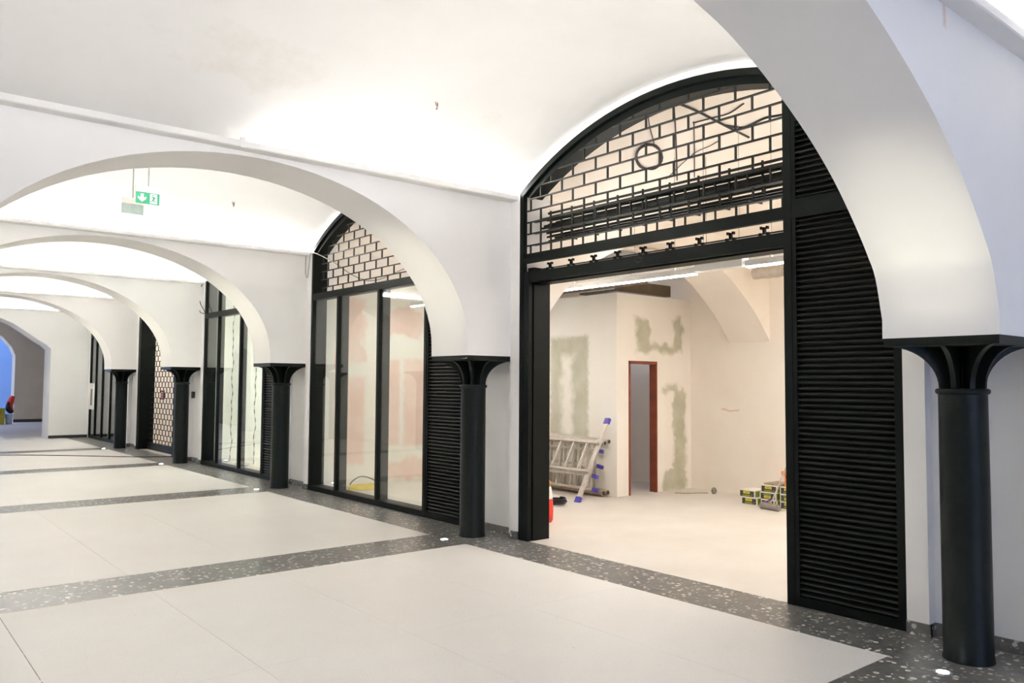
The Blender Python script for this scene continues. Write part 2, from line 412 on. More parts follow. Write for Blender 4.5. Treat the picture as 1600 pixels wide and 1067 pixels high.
# ------------------------------------------------------------------ shop shells
box('wall_back', 'shop_plaster', None, XB, XB+.2, 1.9, END+.3, 0, 4.9, label='beige plastered back wall of the shops', cat='wall', kind='structure')
box('wall_near', 'shop_plaster', None, 6.1, XB, 1.9, 2.1, 0, 4.9, label='beige side wall behind the louvred panel', cat='wall', kind='structure')
half = [(10.95, 2.0), (10.77, 2.24), (10.37, 2.73), (9.9, 3.10), (9.65, 3.25), (9.2, 3.43), (8.75, 3.52), (8.4, 3.55)]
rib = half+[(16.8-x, z) for x, z in half[-2::-1]]
rib = [(min(x, XB+.05), z) if i else (XB+.05, 2.29) for i, (x, z) in enumerate(rib)]; rib = [q for i, q in enumerate(rib) if i != 1]
sm_ = [(q.x, q.y) for q in curve3([(x, z, 0) for x, z in rib if x > 6.02], 4)]
MB().prism(sm_+[(6.0, 2.2), (6.0, 4.9), (XB+.05, 4.9)], 1, YN[1]-HB-.02, YN[1]+HB+.02, True).build('arch_wall', 'shop_plaster', label='beige arch rib inside the shop dying into the back wall', cat='arch', kind='structure')
box('wall_partition', 'pink_board', None, 5.95, 9.2, 11.99, 12.2, 0, 4.9, label='partition of pink fireproof board with white filler behind the glass', cat='wall', kind='structure')
box('wall_partition', 'white_board', None, 5.95, 10.7, 12.2, 12.6, 0, 4.9, label='white partition on the near side of the third shop', cat='wall', kind='structure')
box('wall_partition', 'white_board', None, 5.95, 10.7, 17.0, 17.25, 0, 4.9, label='white partition at the far side of the third shop', cat='wall', kind='structure')
box('wall_partition', 'shop_plaster', None, 5.95, 10.7, 21.75, 22.2, 0, 4.9, label='beige partition beside the lattice gate', cat='wall', kind='structure')
box('wall_back', 'white_board', None, 9.0, 9.2, 12.6, 17.0, 0, 4.9, label='white back wall inside the third shop', cat='wall', kind='structure')
box('wall_back', 'shop_plaster', None, 7.3, 7.5, 17.25, 21.75, 0, 4.9, label='beige wall close behind the lattice gate', cat='wall', kind='structure')
box('wall_back', 'white_board', None, 7.6, 7.8, 22.2, END+.2, 0, 4.9, label='white wall inside the last shop', cat='wall', kind='structure')
# the drywall box with a doorway
BX, BY, BT = 8.957, 8.35, 3.075
m = MB(); m.box(BX, BX+.12, BY, 12.0, 0, BT); m.box(BX+.12, 9.235, BY, BY+.12, 0, BT); m.box(9.86, XB, BY, BY+.12, 0, BT); m.box(9.235, 9.86, BY, BY+.12, 2.03, BT)
WBX = m.build('wall_box', 'box_wall', label='cream drywall cubicle with greenish unpainted patches', cat='wall', kind='structure')
m = MB().box(9.077, XB, 10.6, 10.8, 0, BT); WIN = m.build('wall_inner', 'joint_grey', label='grey block wall seen through the red door frame', cat='wall', kind='structure')
for r in range(6):
    for k in range(-1, 4):
        x0 = 9.09+k*.5+(.25 if r % 2 else 0); x1 = min(x0+.49, XB-.01); x0 = max(x0, 9.08)
        if x1-x0 > .05: ubox('block', 'block_grey', WIN, x0, x1, 10.50, 10.61, r*.25+.005, r*.25+.242)
D = thing('door_1', (9.55, BY, 0), 'red brown steel door frame in the drywall cubicle', 'door frame', kind='structure')
box('jamb', 'rust_door', D, 9.215, 9.25, BY-.012, BY+.125, 0, 2.03); box('jamb', 'rust_door', D, 9.842, 9.87, BY-.012, BY+.125, 0, 2.03); box('head', 'rust_door', D, 9.215, 9.87, BY-.012, BY+.125, 2.0, 2.045)
wl = bpy.data.lights.new('cubicle_fill_light', 'POINT'); wl.energy = 4; wl.color = (.72, .80, 1); wl.shadow_soft_size = .12  # added fill light without a fixture, lifts the dark room behind the doorway
reg(bpy.data.objects.new('cubicle_fill_light', wl), Matrix.Translation((10.35, 9.5, 2.7)))

# ------------------------------------------------------------------ end wall with portal and the space beyond
px = [(4.64, 2.62), (4.50, 2.75), (4.30, 2.87), (3.98, 3.11), (3.65, 3.33), (3.34, 3.46), (3.0, 3.53), (2.7, 3.55)]
pr = px+[(5.4-x, z) for x, z in px[-2::-1]]
poly = [(4.64, 0)]+pr+[(.76, 0), (-.4, 0), (-.4, 4.9), (6.0, 4.9), (6.0, 0)]
WE = MB().prism(poly, 1, END, END+1.0, False).build('wall_end', 'plaster', label='white end wall with a tall arched passage', cat='wall', kind='structure')
C_ = MB().prism([(END-p, q) for p, q in prof], 0, -.17, XW).build('cornice', 'cornice_white', WE)
MB().prism([(END-p, q) for p, q in ((.008, 3.778), (.017, 3.752), (.020, 3.753), (.011, 3.779))], 0, -.1, XW-.015).build('led_strip', 'led', C_)
box('baseboard_end', 'stone_dark', None, 4.64, 5.67, END-.012, END+.002, 0, .085, label='thin dark skirting under the white end wall', cat='baseboard', kind='structure')
YG = 38.0
pg = [(5.30, 0), (5.30, 2.7), (5.15, 3.05), (4.85, 3.42), (4.4, 3.75), (3.8, 4.0), (3.2, 4.1), (2.4, 4.1)]
MB().prism(pg+[(2.4, 5), (9.4, 5), (9.4, 0)], 1, YG, YG+.8, False).build('wall_far', 'grey_wall', label='dim grey wall with an arched opening beyond the passage', cat='wall', kind='structure')
box('baseboard_far', 'stone_dark', None, 5.30, 9.4, YG-.02, YG+.002, 0, .12, label='dark skirting of the dim grey wall', cat='baseboard', kind='structure')
m = MB(); m.box(9.4, 9.6, END+1, 48, 0, 5); m.box(6.0, 9.5, END+.8, END+1.0, 0, 5); m.box(-.6, -.4, END, 33, 0, 5)
m.build('wall_side', 'grey_wall', label='grey side walls of the far passage', cat='wall', kind='structure')
box('ceiling', 'grey_wall', None, -.6, 9.6, END+1, YG+1, 4.9, 5.05, label='flat dim ceiling beyond the passage', cat='ceiling', kind='structure')
pb = [(4.95, 0), (4.95, 2.6), (4.8, 3.1), (4.45, 3.6), (3.9, 3.95), (3.2, 4.1), (2, 4.1)]
MB().prism(pb+[(2, 6), (9.4, 6), (9.4, 0)], 1, 42.0, 42.5, False).build('wall_far', 'blue_wall', label='bluish daylit wall with an arched recess at the far end', cat='wall', kind='structure')
box('wall_far', 'blue_wall', None, -2, 9.4, 44.5, 44.7, 0, 6, label='bluish daylit back wall at the very far end', cat='wall', kind='structure')

# ------------------------------------------------------------------ columns
def column(y, label):
    t = thing('column', (XC, y, 0), label, 'column', 'cast iron columns along the shopfronts')
    MB().lathe([(.146, 0), (.146, .012), (.1405, .03), (.1400, 1.0), (.1385, 1.64)], XC, y, 40).build('shaft', 'column_iron', t)
    R = [(.139, 1.632), (.149, 1.636), (.1545, 1.646), (.1545, 1.656), (.149, 1.666), (.13, 1.670), (.05, 1.671)]
    MB().lathe(R, XC, y, 40).build('collar', 'column_iron', t)
    MB().box(XC-.042, XC+.042, y-.042, y+.042, 1.67, 1.93).build('core', 'column_iron', t)
    for k in range(8):
        a = k*PI/4; re = .322 if k % 2 == 0 else .445; n = 12; th = .015
        cur = [(re-(re-.136)*math.cos(PI/2*i/n), 1.668+.262*math.sin(PI/2*i/n)) for i in range(n+1)]
        poly = [(.03, 1.668)]+cur+[(.03, 1.93)]
        mb = MB().prism(poly, 1, -th, th); ca, sa = math.cos(a), math.sin(a)
        mb.v = [(XC+u*ca-v*sa, y+u*sa+v*ca, z) for u, v, z in mb.v]; mb.build('bracket', 'column_iron', t)
    h = .333
    MB().prism([(-h, 1.930), (-h, 1.982), (h, 1.982), (h, 1.930)], 1, -h, h).build('abacus', 'column_iron', t).matrix_basis = Matrix.Translation((XC, y, 1.93))
    return t
LAB = ['large dark iron column in the right foreground, nearest of the row', 'dark iron column between the open shop and the pink glazed shop, second nearest',
       'dark iron column between the pink glazed shop and the taped white shop', 'dark iron column right of the lattice gate, second from the far end', 'small dark iron column at the far end, left of the lattice gate']
c0 = column(YN[0], LAB[0])
for y, l in zip(YN[1:], LAB[1:]):
    c = copy_tree(c0, (0, y-YN[0], 0)); c['label'] = l
for y in [-2.9]+YN:                                    # opposite row, part of the left wall
    src = [ch for ch in c0.children]
    for ch in src:
        c = ch.copy(); COL.objects.link(c); c.parent = WL; c.matrix_parent_inverse = WM[WL.name].inverted()
        o_ = 4.1 if y < 5 else 2*XM
        c.matrix_basis = Matrix.Translation((o_-2*XC, y-YN[0], 0)) @ WM[ch.name]
        if c.name.startswith('abacus'): c.matrix_basis = Matrix.Translation((o_-XC, y, 1.93))

# ------------------------------------------------------------------ recessed floor uplights
for y, l in zip(YN, ['in front of the nearest column', 'beside the second column', 'beside the third column', 'beside the fourth column', 'beside the farthest column']):
    t = thing('floor_spotlight', (5.046, y, 0), 'small round recessed floor light glowing '+l, 'floor light', 'recessed floor lights by the columns')
    MB().lathe([(.052, .001), (.052, .0035), (.04, .0045), (.036, .0035)], 5.046, y, 24).build('rim', 'silver_foil', t)
    MB().lathe([(.034, .002), (.034, .0048), (.02, .0055)], 5.046, y, 20).build('lens', 'spot_lens', t)
    li = bpy.data.lights.new('spot_light', 'SPOT'); li.energy = SPOT; li.color = (1, .97, .76); li.spot_size = math.radians(25); li.spot_blend = 1.0; li.shadow_soft_size = .03
    lo = bpy.data.objects.new('spot_light', li); reg(lo, Matrix.Translation((5.046, y, .02)) @ Matrix.Rotation(PI, 4, 'X') @ Matrix.Rotation(math.radians(4), 4, 'Y'), t)

# ------------------------------------------------------------------ shopfronts
SLAT = MB().prism([(-.019, -.010), (-.015, -.016), (.019, .012), (.015, .018), (-.012, .000)], 1, -.5, .5).mesh('slat_unit', 'louvre_metal')
ARC_Z = lambda y, Yc, a, zs=3.77, zc=4.41: (lambda R: zc-R+math.sqrt(max(R*R-(y-Yc)**2, 0)))((a*a+(zc-zs)**2)/(2*(zc-zs)))
def louvre(root, y0, y1, z0, z1, Yc, a, arched=False):
    X0 = XF
    P = thing_part('louvre_panel', root, (X0+.03, (y0+y1)/2, z0))
    z1b = min(z1, ARC_Z(y0+.05, Yc, a)-.02) if arched else z1
    box('stile', 'black_metal', P, X0, X0+.06, y0, y0+.062, z0, z1b); box('stile', 'black_metal', P, X0, X0+.06, y1-.045, y1, z0, min(z1, ARC_Z(y1, Yc, a)-.02) if arched else z1)
    box('rail', 'black_metal', P, X0, X0+.06, y0+.062, y1-.045, z0, z0+.072)
    box('back_plate', 'dark_plate', P, X0+.056, X0+.06, y0+.05, y1-.04, z0+.07, z1b if arched else z1-.01)
    z = z0+.095; me, c = SLAT
    while z < z1-.02:
        ya_, yb = y0+.060, y1-.043
        if arched:
            while ya_ < yb-.1 and ARC_Z(ya_, Yc, a) < z+.05: ya_ += .02
            if ya_ >= yb-.1: break
        inst('slat', me, Matrix.Translation((X0+.026, (ya_+yb)/2, z-.016)) @ Matrix.Diagonal((1, yb-ya_, 1, 1)), P); z += .0437
    return P
def thing_part(name, root, loc):
    return reg(bpy.data.objects.new(name, None), Matrix.Translation(loc), root)
def brick_grille(root, name, x, y0, y1, z0, ztop, zmin, row=.128, pitch=.33, th=.013, dep=.020, off=0, mat='grille_metal', phase=0):
    P = thing_part(name, root, (x, (y0+y1)/2, zmin)); z = z0; r = 0; zprev = zmin
    def yrange(z):
        lo, hi = None, None; n = 80
        for i in range(n+1):
            y = y0+(y1-y0)*i/n
            if ztop(y) > z:
                lo = y if lo is None else lo; hi = y
        return lo, hi
    while True:
        lo, hi = yrange(z)
        zt = z if lo is not None else None
        # uprights of the course below this bar
        k = 0; y = y1-.06-(pitch/2 if (r+phase) % 2 else 0)-off
        while y > y0:
            top = min(ztop(y), z)
            if top-zprev > .02: ubox('upright', mat, P, x-dep/2, x+dep/2, y-th/2, y+th/2, zprev, top)
            y -= pitch
        if lo is None: break
        if hi-lo > .05: ubox('bar', mat, P, x-dep/2-.002, x+dep/2+.002, lo, hi, z-th/2, z+th/2)
        zprev = z; z += row; r += 1
        if z > 5: break
    return P
def front_base(i, label, glazed=True):
    y0, y1 = BAYS[i]; Yc, a = (y0+y1)/2, (y1-y0)/2
    t = thing('shopfront', (XF, Yc, 0), label, 'shopfront', 'black metal shopfronts along the corridor')
    o1 = arc(Yc, a, 3.77, 4.41); o2 = arc(Yc, a-.055, 3.735, 4.35); o3 = arc(Yc, a-.115, 3.72, 4.285)
    MB().prism(o1+o2[::-1], 0, XF-.015, XF+.10, True).build('arch_frame', 'black_metal', t)
    MB().prism(o2+o3[::-1], 0, XF+.035, XF+.22, True).build('inner_arch_frame', 'black_metal', t)
    return t, y0, y1, Yc, a
def glass_front(i, label, muls, lattice, tape=False, post=None, louv=True):
    t, y0, y1, Yc, a = front_base(i, label)
    az = lambda y: ARC_Z(y, Yc, a)-.07
    box('jamb', 'black_metal', t, XF, XF+.24, y1-.055, y1, 0, 3.78); box('jamb', 'black_metal', t, XF, XF+.10, y0, y0+.03, 0, 3.78)
    box('sill', 'black_metal', t, XF-.005, XF+.20, y0, y1-.055, 0, .075)
    for k, y in enumerate(muls):
        zt = 3.0 if lattice else az(y)
        box('mullion', 'black_metal', t, XF, XF+((.18 if lattice else .13) if k else .1), y-.028, y+.028, .075, zt)
    box('transom', 'black_metal', t, XF-.006, XF+.16, muls[0] if lattice and louv else muls[0], y1-.055, 2.985, 3.085)
    ed = muls+[y1-.02]
    for k in range(len(ed)-1):
        box('glass_pane', 'glass', t, XF+.028, XF+.036, ed[k]+.02, ed[k+1]-.02, .06, 2.99)
        if not lattice:
            ys = [ed[k]+.02+(ed[k+1]-ed[k]-.04)*q/8 for q in range(9)]
            MB().prism([(ys[0], 3.08)]+[(ys[-1], 3.08)]+[(q, az(q)) for q in ys[::-1]], 0, XF+.028, XF+.036).build('upper_pane', 'glass', t)
    if louv:
        louvre(t, y0, muls[0]-.02, .0, 3.02, Yc, a)
        box('transom', 'black_metal', t, XF-.004, XF+.07, y0, muls[0], 3.0, 3.075)
        louvre(t, y0, muls[0]-.02, 3.075, 4.3, Yc, a, True)
        box('post', 'black_metal', t, XF-.006, XF+.12, muls[0]-.03, muls[0]+.03, 0, az(muls[0]))
    if lattice:
        brick_grille(t, 'arch_grille', XF+.14, muls[0]+.02, y1-.06, 3.193, lambda y: ARC_Z(y, Yc, a-.1)-.06, 3.085, .128, .33)
    return t
# bay 1: the open shop
t, y0, y1, Yc, a = front_base(0, 'black shopfront standing open, with arched brick pattern grille and louvred side panel')
PY = y0+.845
box('post', 'black_metal', t, XF-.006, XF+.12, PY, PY+.068, 0, ARC_Z(PY, Yc, a)-.05)
box('lock_plate', 'dark_red', t, XF+.02, XF+.06, PY+.068, PY+.080, .18, .27)
louvre(t, y0, PY+.01, 0, 3.0, Yc, a); louvre(t, y0, PY+.01, 3.07, 4.3, Yc, a, True)
box('transom', 'black_metal', t, XF-.004, XF+.07, y0, PY, 2.99, 3.072)
box('jamb', 'black_metal', t, XF-.004, XF+.05, y1-.058, y1, 0, 3.78)
box('jamb', 'black_metal', t, XF, XF+.05, y1-.15, y1-.062, 0, 2.9)
box('guide_channel', 'black_metal', t, XF+.065, XF+.30, y1-.16, y1-.06, 0, 2.95)
box('transom', 'black_metal', t, XF, XF+.05, PY+.06, y1-.05, 2.995, 3.05); box('transom_ledge', 'black_metal', t, XF+.02, XF+.17, PY+.06, y1-.05, 3.05, 3.10)
box('lintel', 'black_metal', t, XF+.01, XF+.07, PY+.06, y1-.05, 2.785, 2.895); box('lintel_soffit', 'black_metal', t, XF+.07, XF+.24, PY+.06, y1-.05, 2.770, 2.790)
Lp = MB().tube([(XF+.0, 5.02+.045*math.cos(q*PI/6), 2.845+.022*math.sin(q*PI/6)) for q in range(12)], .004, 6, True).build('cable_loop', 'cable_black', t)
brick_grille(t, 'arch_grille', XF+.05, PY+.06, y1-.06, 3.193, lambda y: ARC_Z(y, Yc, a-.1)-.055, 3.10, .128, .33)
brick_grille(t, 'hanging_grille', XF+.165, PY+.06, y1-.06, 3.215, lambda y: 3.50, 3.10, .128, .33, .012, .018, .035)
G = thing_part('rolled_grille', t, (XF+.36, Yc, 3.4))
for q in range(19):
    ang = q*.93+.4; rr = .075+.005*q; cx, cz = XF+.36+rr*math.cos(ang), 3.44+rr*math.sin(ang)
    ubox('bar', 'grille_metal', G, cx-.012, cx+.012, PY+.05, y1-.1, cz-.010, cz+.010)
box('shaft', 'dark_plate', G, XF+.32, XF+.40, PY+.05, y1-.1, 3.39, 3.47)
y = y1-.28
LINK = MB().prism([(.17*math.cos(2*PI*k/14), .17*math.sin(2*PI*k/14)) for k in range(14)]+[(.17, -.0001)]+[(.155*math.cos(2*PI*k/14), .155*math.sin(2*PI*k/14)-.0001) for k in range(13, -1, -1)]+[(.155, 0)], 1, -.006, .006).mesh('link_unit', 'grille_metal')
while y > PY+.1:
    ubox('link', 'grille_metal', G, XF+.190, XF+.206, y-.008, y+.008, 3.30, 3.57); ubox('link', 'grille_metal', G, XF+.23, XF+.44, y-.17, y-.154, 3.262, 3.278); y -= .33
GB = thing_part('grille_bottom_rail', t, (XF+.2, Yc, 2.9))
ubox('rod', 'grille_metal', GB, XF+.15, XF+.162, PY+.07, y1-.16, 2.93, 2.942)
y = y1-.32
while y > PY+.08:
    ubox('clamp_stem', 'black_metal', GB, XF+.14, XF+.17, y-.010, y+.010, 2.935, 2.99)
    ubox('clamp_bar', 'black_metal', GB, XF+.14, XF+.17, y-.035, y-.020, 2.975, 2.998); ubox('clamp_bar', 'black_metal', GB, XF+.14, XF+.17, y+.020, y+.035, 2.975, 2.998)
    for s in (-1, 1): ubox('clamp_foot', 'black_metal', GB, XF+.14, XF+.17, y+s*.036-.011, y+s*.036+.011, 2.895, 2.945)
    y -= .33
# bay 2: pink shop behind glass
glass_front(1, 'black shopfront with tall glass panes before pink boards and brick pattern grille above', [8.60, 9.80, 11.0], True)
# bay 3: white shop with taped mullions
b3 = glass_front(2, 'black shopfront glazed up into its arch, striped tapes hanging behind the panes', [13.75, 14.87, 16.05], False)
y0, y1 = BAYS[2]
for y in (14.87, 16.05, y1-.05):
    pts = [(XF+.26+.012*math.sin(k*1.3+y), y-.14+.02*math.sin(k*.8+y*3)+.012*math.sin(k*2.1), 3.9-k*.105 if y < 16.6 else 3.75-k*.1) for k in range(37)]
    mb = MB()
    for qx, qy, qz in pts: mb.v += [(qx, qy-.018, max(qz, .03)), (qx, qy+.018, max(qz, .03))]
    for k in range(36):
        mb.f.append((2*k, 2*k+1, 2*k+3, 2*k+2)); mb.sm.append(True)
    o = mb.build('striped_tape', 'tape', label='black and white striped tape hanging behind the '+{0: 'middle mullion', 1: 'left mullion', 2: 'leftmost frame'}[[14.87, 16.05].index(y) if y in (14.87, 16.05) else 2]+' of the white shop', cat='tape', group='striped tapes behind the panes')
    md = o.modifiers.new('s', 'SOLIDIFY'); md.thickness = .003
for k, (yy, xx) in enumerate(((16.5, 6.0), (15.6, 6.05), (14.3, 6.0))):
    rnd = random.Random(k); pts = [(xx+.08*math.cos(q*1.1)+rnd.uniform(-.05, .05), yy+.16*math.sin(q*.9+k)+rnd.uniform(-.08, .08), .02+.05*abs(math.sin(q*.7))+rnd.uniform(0, .05)) for q in range(14)]
    MB().tube(curve3(pts, 4), .006, 5).build('cable_tangle', 'cable_grey', label='grey cable scraps on the sill of the white shop, '+['left pane', 'middle pane', 'right pane'][k], cat='cable', group='cable scraps behind the taped panes')
# bay 4: lattice gate
t, y0, y1, Yc, a = front_base(3, 'black shopfront closed by a full height brick pattern lattice gate')
box('jamb', 'black_metal', t, XF-.01, XF+.34, y1-.20, y1, 0, 3.8); box('jamb', 'black_metal', t, XF, XF+.10, y0, y0+.05, 0, 3.78)
PY = y0+.85
box('post', 'black_metal', t, XF-.006, XF+.20, PY, PY+.068, 0, ARC_Z(PY, Yc, a)-.05)
louvre(t, y0, PY+.01, 0, 3.0, Yc, a)
brick_grille(t, 'lattice_gate', XF+.25, PY+.06, y1-.20, .26, lambda y: ARC_Z(y, Yc, a-.1)-.06, .16, .128, .25, .013, .016, 0, 'black_metal')
box('bottom_rail', 'black_metal', t, XF+.20, XF+.30, PY+.06, y1-.20, 0, .165)
lb = box('lock_box', 'dark_red', t, XF+.215, XF+.242, 20.22, 20.44, 1.25, 1.47)
for z in (1.30, 1.355, 1.41): ubox('lock_slot', 'carton_white', lb, XF+.212, XF+.216, 20.26, 20.40, z, z+.012)
# bay 5: glazed doors
t5 = glass_front(4, 'small black glazed shopfront at the far end beside the white end wall', [23.5, 24.4, 25.3, 26.1], True, louv=True)
h = thing('notice_panel', (5.63, 26.35, .95), 'tall white panel with a grey slot on the farthest glass door', 'panel')
box('plate', 'white_plastic', h, XF-.045, XF-.015, 26.08, 26.62, .85, 1.62); box('slot', 'hose_grey', h, XF-.05, XF-.043, 26.22, 26.40, .97, 1.45)
box('bracket', 'black_metal', h, XF-.018, XF+.03, 26.3, 26.36, 1.1, 1.16)

# ------------------------------------------------------------------ shop lamps, ducts, cables
def hang(x, y):                                        # height of the shop vault (or rib) over a point
    for i in range(5):
        a_, b_ = YN[i]+HB, (YN[i+1]-HB if i < 4 else END)
        if a_ <= y <= b_: return ARC_Z(y, (a_+b_)/2, (b_-a_)/2, ZS, CROWN)
    return 3.4
def linear_lamp(x, y0, y1, z, label):
    t = thing('linear_lamp', (x, (y0+y1)/2, z), label, 'lamp', 'linear shop lamps')
    box('housing', 'white_plastic', t, x-.035, x+.035, y0, y1, z+.012, z+.075); box('diffuser', 'shop_led', t, x-.028, x+.028, y0+.01, y1-.01, z, z+.012); box('upper_fill', 'shop_fill_up', t, x-.022, x+.022, y0+.01, y1-.01, z+.0745, z+.0765)  # glowing strip on top is added, out of sight, to brighten vault and walls
    for y in (y0+.3, y1-.3): MB().tube([(x, y, z+.07), (x, y, hang(x, y))], .003, 5).build('wire', 'cable_grey', t)
    return t
linear_lamp(7.25, 5.56, 7.80, 2.905, 'long glowing linear lamp under the silver duct, left one in the open shop')
linear_lamp(7.25, 2.75, 4.91, 2.912, 'glowing linear lamp cut by the louvred panel, right one in the open shop')
linear_lamp(7.25, 9.2, 11.4, 2.95, 'linear lamp inside the pink shop'); linear_lamp(7.4, 13.4, 16.0, 3.1, 'linear lamp inside the taped white shop')
linear_lamp(8.3, 13.4, 16.0, 3.3, 'added fill lamp deep inside the taped white shop'); linear_lamp(6.7, 18.4, 21.0, 3.3, 'linear lamp behind the lattice gate'); linear_lamp(6.8, 23.2, 26.0, 3.0, 'linear lamp inside the farthest shop')  # lamp deep in the white shop is added to brighten its interior
linear_lamp(9.9, 2.7, 5.4, 3.2, 'unseen fill lamp by the back wall of the open shop')  # unseen lamp, added to even out the light in the open shop
t = thing('gear_tray', (7.25, 5.23, 2.93), 'white gear box between the two linear lamps', 'box'); box('body', 'white_plastic', t, 7.19, 7.31, 4.93, 5.54, 2.93, 3.05)
for y in (5.0, 5.46): MB().tube([(7.25, y, 3.04), (7.25, y, hang(7.25, y))], .003, 5).build('wire', 'cable_grey', t)
def duct(x, z, r, y0, y1, label, mat='silver_foil'):
    n = int((y1-y0)/.06); rnd = random.Random(3); t = thing('ventilation_duct', (x, (y0+y1)/2, z-r), label, 'duct')
    MB().tube([(x+rnd.uniform(-.006, .006), y0+(y1-y0)*k/n, z+rnd.uniform(-.006, .006)) for k in range(n+1)], [r*(1+rnd.uniform(-.05, .05)) for k in range(n+1)], 20).build('sleeve', mat, t)
    y = y0+.5
    while y < y1:
        MB().tube([(x+(r+.008)*math.cos(q*PI/10), y, z+(r+.008)*math.sin(q*PI/10)) for q in range(20)], .006, 5, True).build('strap', 'aluminium', t)
        MB().tube([(x, y, z+r), (x, y, hang(x, y) if abs(y-YN[1]) > .36 else 3.44)], .004, 5).build('hanger', 'cable_grey', t); y += 1.1
duct(7.62, 3.17, .125, 3.0, 8.6, 'silver foil wrapped round duct under the shop ceiling')
duct(10.15, 3.30, .08, 5.75, 6.75, 'short pale round duct end near the back wall', 'aluminium')
t = thing('cable_tray', (8.65, 9.6, 3.12), 'dark brown flat duct above the drywall cubicle', 'duct')
box('underside', 'tray_brown', t, 8.35, 8.93, 7.72, 11.9, 3.14, 3.17); box('side', 'tray_brown', t, 8.35, 8.38, 7.72, 11.9, 3.17, 3.36); box('side', 'tray_brown', t, 8.90, 8.93, 7.72, 11.9, 3.17, 3.36)
for y in (8.6, 10.0, 11.4): MB().tube([(8.64, y, 3.16), (8.64, y, hang(8.64, y))], .005, 5).build('hanger', 'cable_grey', t)
t = thing('cable_tray', (9.8, 8.3, 3.1), 'short dark duct over the door of the cubicle', 'duct')
box('underside', 'tray_brown', t, 9.1, 10.4, 8.5, 9.3, 3.12, 3.15); box('side', 'tray_brown', t, 9.1, 10.4, 8.5, 8.53, 3.15, 3.30)
for x_ in (9.3, 10.2): MB().tube([(x_, 8.9, 3.14), (x_, 8.9, hang(x_, 8.9))], .005, 5).build('hanger', 'cable_grey', t)
def vz(p, d=.012): return (p[0], p[1], p[2]-d)
def cab(pts, r, label, mat='cable_black'):
    MB().tube(curve3([vz(p) for p in pts], 5), r, 6).build('cable', mat, label=label, cat='cable', group='cables on the shop vault')
cab([(6.034,4.975,4.458),(6.488,4.989,4.457),(7.073,5.064,4.45),(7.637,5.131,4.443)], .013, 'thick cable running diagonally across the shop vault above the grille')
cab([(7.10,5.07,4.45),(7.24,5.03,4.45),(7.346,4.974,4.458),(7.277,4.695,4.47),(7.309,4.528,4.468),(7.32,4.1,4.45)], .012, 'thick cable branching to the right on the shop vault')
cab([(7.875,6.061,4.22),(7.418,5.707,4.333),(6.80,5.235,4.43),(6.755,5.19,4.435),(6.824,5.003,4.456),(6.859,4.832,4.467),(6.734,4.579,4.469)], .007, 'thin bent cable on the shop vault right of the coil')
cab([(6.129,4.966,4.459),(6.567,5.297,4.42),(7.199,5.79,4.31),(7.695,6.181,4.174)], .008, 'thin straight cable on the shop vault beside the coil')
cab([(5.991,5.172,4.438),(6.307,5.428,4.397),(6.723,5.715,4.331)], .006, 'thin cable leading to the coil from the arch frame')
cab([(7.519,6.204,4.164),(7.394,5.716,4.33),(7.416,5.484,4.386),(7.402,5.369,4.408)], .005, 'thin diagonal cable below the coil on the shop vault')
ctr = Vector((6.83, 5.88, 4.27)); ex = Vector((.6, .12, -.05)).normalized(); ex = Vector((6.90-6.742, 5.938-5.991, .018)).normalized()
A1, B1 = Vector((7.055-6.742, 5.885-5.991, .036))/2, Vector((6.695-7.115, 5.754-6.116, .121))/2
ctr = Vector((6.90, 5.937, 4.262)); pts = []
for k in range(72):
    q = k*PI/12; s = 1+.05*math.sin(k*.37)+.004*(k % 5); pts.append(ctr+A1*math.cos(q)*s+B1*math.sin(q)*s+Vector((0, 0, -.02-.004*math.sin(k))))
MB().tube(pts, .010, 6).build('cable_coil', 'cable_black', label='black coil of cable hanging under the shop vault behind the grille', cat='cable coil')

# ------------------------------------------------------------------ exit signs
def exit_sign(x0, x1, z0, z1, zh, y, rodx, label, g, wht, mirror):
    t = thing('exit_sign', ((x0+x1)/2, y, z0), label, 'exit sign', 'exit signs hanging from the vault')
    W_, H_ = x1-x0, z1-z0
    box('panel', g, t, x0, x1, y-.008, y+.008, z0, z1); box('housing', 'sign_housing', t, x0-.006, x1+.012, y-.028, y+.028, z1, zh)
    MB().tube([(rodx, y, zh), (rodx, y, 4.50)], .007, 8).build('rod', 'cable_grey', t)
    def sym(name, polys, mat, d):
        mb = MB()
        for pl in polys:
            pl = [((1-u) if mirror else u, v) for u, v in pl]
            mb.prism([(x0+u*W_, z0+v*H_) for u, v in pl], 1, y-.008-d, y-.007)
        mb.build(name, mat, t)
    sym('arrow', [[(.19,.88),(.32,.88),(.32,.50),(.43,.64),(.43,.42),(.255,.12),(.08,.42),(.08,.64),(.19,.50)]], wht, .002)
    sym('door_field', [[(.59,.06),(.90,.06),(.90,.95),(.59,.95)]], wht, .002)
    man = [[(.69,.76),(.72,.74),(.75,.78),(.74,.86),(.70,.87),(.68,.82)], [(.66,.62),(.73,.70),(.79,.68),(.80,.62),(.77,.40),(.71,.42),(.72,.58)],
           [(.62,.50),(.66,.64),(.72,.70),(.70,.64),(.67,.60),(.64,.48)], [(.79,.67),(.86,.52),(.84,.50),(.77,.60)], [(.71,.44),(.77,.42),(.80,.28),(.88,.26),(.88,.21),(.77,.22),(.74,.34)],
           [(.70,.46),(.75,.40),(.70,.26),(.62,.14),(.60,.18),(.67,.30)]]
    sym('running_figure', man, g, .004)
exit_sign(2.492, 2.747, 3.731, 3.857, 3.93, 9.8, 2.625, 'bright green exit sign with white arrow and running figure', 'sign_green', 'sign_white', False)
exit_sign(2.486, 2.735, 3.708, 3.826, 3.90, 10.4, 2.61, 'faint pale reversed exit sign behind the green one', 'sign_pale', 'sign_paler', True)
